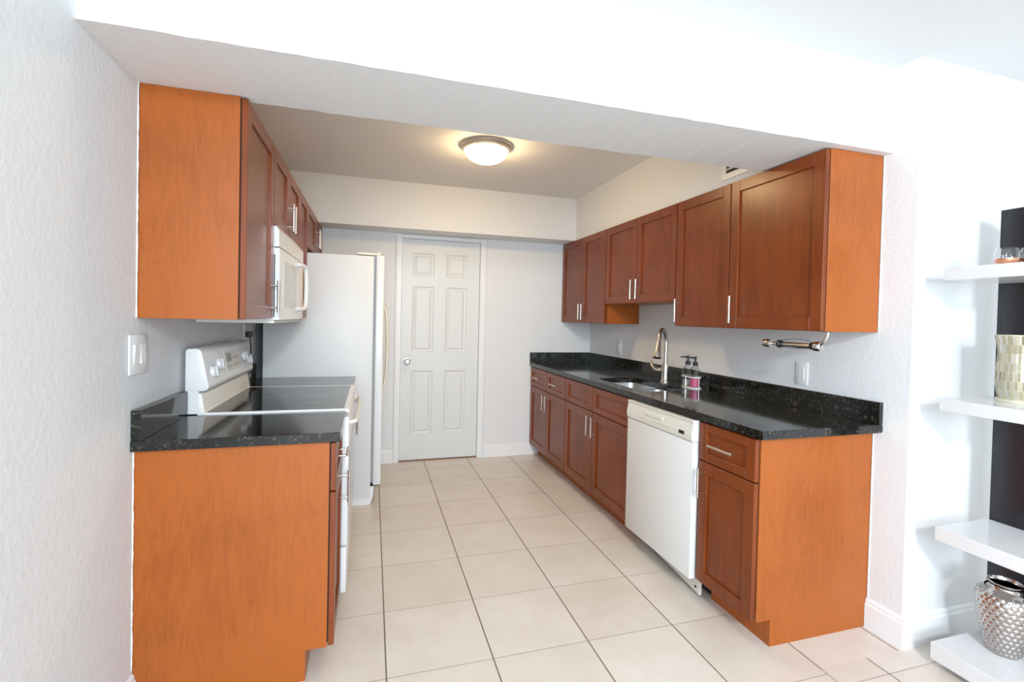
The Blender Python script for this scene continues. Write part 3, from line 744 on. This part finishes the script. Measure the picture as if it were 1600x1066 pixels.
# vent in the right soffit
sx = 2.584
r = thing('air_vent', (sx, 0.52, 2.25), 'white framed air register high on the soffit above the right cabinets', 'vent')
bm = bmesh.new()
for a, b_, c, d_ in ((0.40, 0.635, 2.118, 2.150), (0.40, 0.635, 2.365, 2.395), (0.40, 0.425, 2.150, 2.365), (0.610, 0.635, 2.150, 2.365)):
    B(sx - 0.010, sx - 0.0005, a, b_, c, d_, 0.002, bm)
fr = obj('frame', bm, M['trim'], r)
obj('duct_opening', B(sx - 0.003, sx - 0.0006, 0.425, 0.610, 2.150, 2.365), M['dark'], r)
bm = bmesh.new()
for k in range(8): prism([(sx - 0.0095, 2.165 + k * 0.025), (sx - 0.003, 2.176 + k * 0.025), (sx - 0.003, 2.178 + k * 0.025), (sx - 0.0095, 2.167 + k * 0.025)], 0.425, 0.610, 'Y', bm)
obj('louvres', bm, M['trim'], r)

# ceiling light
lx, ly = 1.455, 1.545
r = thing('ceiling_light', (lx, ly, ZK), 'round flush ceiling light with glowing frosted dome and pewter rim', 'ceiling light')
obj('rim', lathe([(0, 0), (0.168, 0), (0.172, -0.006), (0.170, -0.014), (0.160, -0.020), (0.157, -0.030), (0.146, -0.036), (0.140, -0.030), (0.138, -0.01), (0, -0.01)], (lx, ly, ZK - 0.0005), n=64), plain('pewter_rim', (0.62, 0.56, 0.50), 0.35, 0.6), r, smooth=40)
prof = [(0.139, -0.030)] + [(0.141 * math.cos(math.radians(a)), -0.032 - 0.082 * math.sin(math.radians(a))) for a in range(0, 90, 8)] + [(0, -0.114)]
obj('dome', lathe(prof, (lx, ly, ZK), n=64), M['lamp'], r, smooth=True)
obj('finial', lathe([(0, -0.112), (0.010, -0.113), (0.011, -0.117), (0.006, -0.121), (0.0075, -0.128), (0.004, -0.134), (0, -0.135)], (lx, ly, ZK), n=20), plain('warm_metal', (0.70, 0.52, 0.42), 0.3, 1.0), r, smooth=40)

# paper towel holder, empty, under the near right wall cabinet
X = 2.635; Z = 1.244
r = thing('paper_towel_holder', (X, 0.05, UB), 'empty brushed steel paper towel bar under the near right wall cabinet', 'paper towel holder')
arm = smoothp([(X, -0.008 + 0.035, UB - 0.0005), (X, 0.024, UB - 0.012), (X, 0.034, UB - 0.035), (X, 0.055, Z + 0.012), (X, 0.070, Z)])
obj('bracket', tube(arm, [0.0075] * len(arm), B(X - 0.02, X + 0.02, 0.005, 0.045, UB - 0.004, UB - 0.0003, 0.001), 12), M['chrome'], r, smooth=40)
obj('end_boss', lathe([(0, 0.055), (0.016, 0.057), (0.021, 0.064), (0.022, 0.078), (0.018, 0.084)], (X, 0, Z), axis='Y', n=24), M['chrome'], r, smooth=40)
obj('collar', lathe([(0.018, 0.083), (0.019, 0.090), (0.014, 0.106), (0, 0.107)], (X, 0, Z), axis='Y', n=24), M['black'], r, smooth=40)
obj('bar', lathe([(0, 0.10), (0.0115, 0.10), (0.0115, 0.278), (0.008, 0.284), (0.008, 0.328), (0, 0.330)], (X, 0, Z), axis='Y', n=24), M['nickel'], r, smooth=40)
obj('ring', lathe([(0.0118, 0.266), (0.019, 0.269), (0.019, 0.279), (0.0118, 0.284)], (X, 0, Z), axis='Y', n=24), M['black'], r, smooth=40)
obj('end_knob', lathe([(0, 0.326), (0.017, 0.327), (0.0195, 0.331), (0.0195, 0.362), (0.017, 0.368), (0, 0.368)], (X, 0, Z), axis='Y', n=24), M['nickel'], r, smooth=40)
for a in (90, 210, 330):
    ca, sa = math.cos(math.radians(a)), math.sin(math.radians(a))
    pp = smoothp([(X + ca * 0.016, 0.10, Z + sa * 0.016), (X + ca * 0.026, 0.14, Z + sa * 0.026), (X + ca * 0.028, 0.19, Z + sa * 0.028), (X + ca * 0.018, 0.268, Z + sa * 0.018)])
    obj('spring_wire', tube(pp, 0.0012, n=6), M['black'], r)

# ------------------------------------------------------------------ shelf unit
sy0, sy1 = -0.524, -0.250; xs0, xs1 = 2.888, 3.195
r = thing('shelving_unit', (xs1, (sy0 + sy1) / 2, 0), 'black back panel with four white floating shelves standing at the right edge', 'shelf unit')
obj('back_panel', B(xs1, xs1 + 0.03, -0.54, -0.256, 0.0, 1.822, 0.001), M['shelfback'], r, label='glossy black back panel')
tops = []
for z0, z1 in ((0.030, 0.096), (0.503, 0.556), (1.014, 1.062), (1.524, 1.572)):
    obj('shelf', B(xs0, xs1, sy0, sy1, z0, z1, 0.0015), M['shelf'], r, label='thick white lacquered shelf'); tops.append(z1)

# silver honeycomb vase
vx, vy, vz = 3.098, -0.366, tops[0]
prof = [(0.045, 0), (0.050, 0.006), (0.058, 0.035), (0.068, 0.08), (0.077, 0.135), (0.084, 0.18), (0.085, 0.205), (0.079, 0.228), (0.066, 0.240), (0.054, 0.246)]
def rad(h):
    for (r0, h0), (r1, h1) in zip(prof, prof[1:]):
        if h0 <= h <= h1: return r0 + (r1 - r0) * (h - h0) / (h1 - h0)
    return prof[-1][0]
r = thing('vase', (vx, vy, vz), 'large silver vase with dimpled honeycomb surface on the lowest white shelf', 'vase', None)
t = bmesh.new(); NA, NH = 176, 96; rings = []; cols_, rows_ = 20, 13
for j in range(NH + 1):
    h = 0.246 * j / NH; base = sum(rad(min(max(h + o_, 0), 0.246)) for o_ in (-0.008, 0, 0.008)) / 3; ring = []
    for i in range(NA):
        u = i / NA * cols_; v_ = h / 0.236 * rows_; best = 9; b2 = 9
        for rj in (math.floor(v_) - 1, math.floor(v_), math.floor(v_) + 1):
            off = 0.5 * (rj % 2); ui = round(u - off) + off
            for ui_ in (ui - 1, ui, ui + 1):
                dd_ = math.hypot((u - ui_), (v_ - rj - 0.5) * 0.92)
                if dd_ < best: b2 = best; best = dd_
                elif dd_ < b2: b2 = dd_
        e_ = min(1, (b2 - best) / 0.55); amp = 0.0052 if 0.008 < h < 0.236 else 0.0
        rr_ = base + amp * (math.sqrt(e_) - 0.5)
        a = 2 * math.pi * i / NA; ring.append(t.verts.new((vx + rr_ * math.cos(a), vy + rr_ * math.sin(a), vz + h)))
    rings.append(ring)
for a, b_ in zip(rings, rings[1:]):
    for i in range(NA): t.faces.new((a[i], a[(i + 1) % NA], b_[(i + 1) % NA], b_[i]))
t.faces.new(rings[0][::-1])
body = obj('body', t, M['silver'], r, smooth=True)
obj('neck', lathe([(0.0545, 0.2445), (0.047, 0.251), (0.0455, 0.258), (0.050, 0.265), (0.0535, 0.268), (0.0535, 0.271), (0.049, 0.272), (0.043, 0.260), (0.044, 0.245), (0.06, 0.22), (0.06, 0.17), (0.035, 0.02), (0, 0.02)], (vx, vy, vz), n=56), M['silver'], r, smooth=50)

# mosaic vase
mx_, my_, mz_ = 3.118, -0.380, tops[2]
r = thing('vase', (mx_, my_, mz_), 'gold and mirror mosaic hurricane vase on the second shelf from the top', 'vase', None)
mp_ = [(0.064, 0.012), (0.066, 0.03), (0.071, 0.055), (0.073, 0.09), (0.070, 0.14), (0.067, 0.18), (0.070, 0.215), (0.078, 0.255)]
def mr(h):
    for (r0, h0), (r1, h1) in zip(mp_, mp_[1:]):
        if h0 <= h <= h1: return r0 + (r1 - r0) * (h - h0) / (h1 - h0)
    return mp_[-1][0]
obj('core', lathe([(0, 0.0005), (0.072, 0.0005), (0.073, 0.010)] + [(a - 0.0015, b_) for a, b_ in mp_] + [(0.074, 0.255), (0.064, 0.19), (0.068, 0.09), (0.060, 0.02), (0, 0.02)], (mx_, my_, mz_), n=64), M['grout'], r, smooth=50)
t = bmesh.new(); nr = 7; nc = 62
for j in range(nr):
    h0 = 0.014 + j * 0.0343; h1 = h0 + 0.0325
    for i in range(nc):
        a0 = 2 * math.pi * (i + 0.06) / nc; a1 = 2 * math.pi * (i + 0.94) / nc; tl_ = random.uniform(-0.0008, 0.0008)
        vv = [t.verts.new((mx_ + (mr(h) + 0.0008 + o_) * math.cos(a), my_ + (mr(h) + 0.0008 + o_) * math.sin(a), mz_ + h)) for a, h, o_ in ((a0, h0, tl_), (a1, h0, -tl_), (a1, h1, -tl_), (a0, h1, tl_))]
        t.faces.new(vv)
ex = bmesh.ops.solidify(t, geom=t.faces[:], thickness=0.0012)
obj('mosaic_tiles', t, M['mosaic'], r)

# stemless glasses with copper bases
def tumbler(x, y, lab):
    z = tops[3]
    r = thing('drinking_glass', (x, y, z), lab, 'glass', 'copper-bottomed glasses on the top shelf')
    k = lambda P: [(a * 0.68, b_ * 0.84) for a, b_ in P]
    o_ = k([(0, 0.0008), (0.036, 0.0008), (0.046, 0.006), (0.053, 0.026), (0.0545, 0.040), (0.052, 0.060), (0.046, 0.084)])
    i_ = k([(0.0440, 0.084), (0.0498, 0.060), (0.0520, 0.040), (0.0505, 0.026), (0.042, 0.010), (0, 0.008)])
    obj('bowl', lathe(o_ + i_, (x, y, z), n=40), M['glass'], r, smooth=50)
    obj('copper_base', lathe(k([(0, 0.0092), (0.0405, 0.0112), (0.0490, 0.026), (0.0502, 0.036), (0.0494, 0.036), (0.0475, 0.026), (0.039, 0.013), (0, 0.0108)]), (x, y, z), n=40), M['copper'], r, smooth=50)
tumbler(3.02, -0.372, 'stemless glass with copper base, leftmost on the top white shelf')
tumbler(3.078, -0.418, 'stemless glass with copper base beside the leftmost one, cut by the right picture edge')
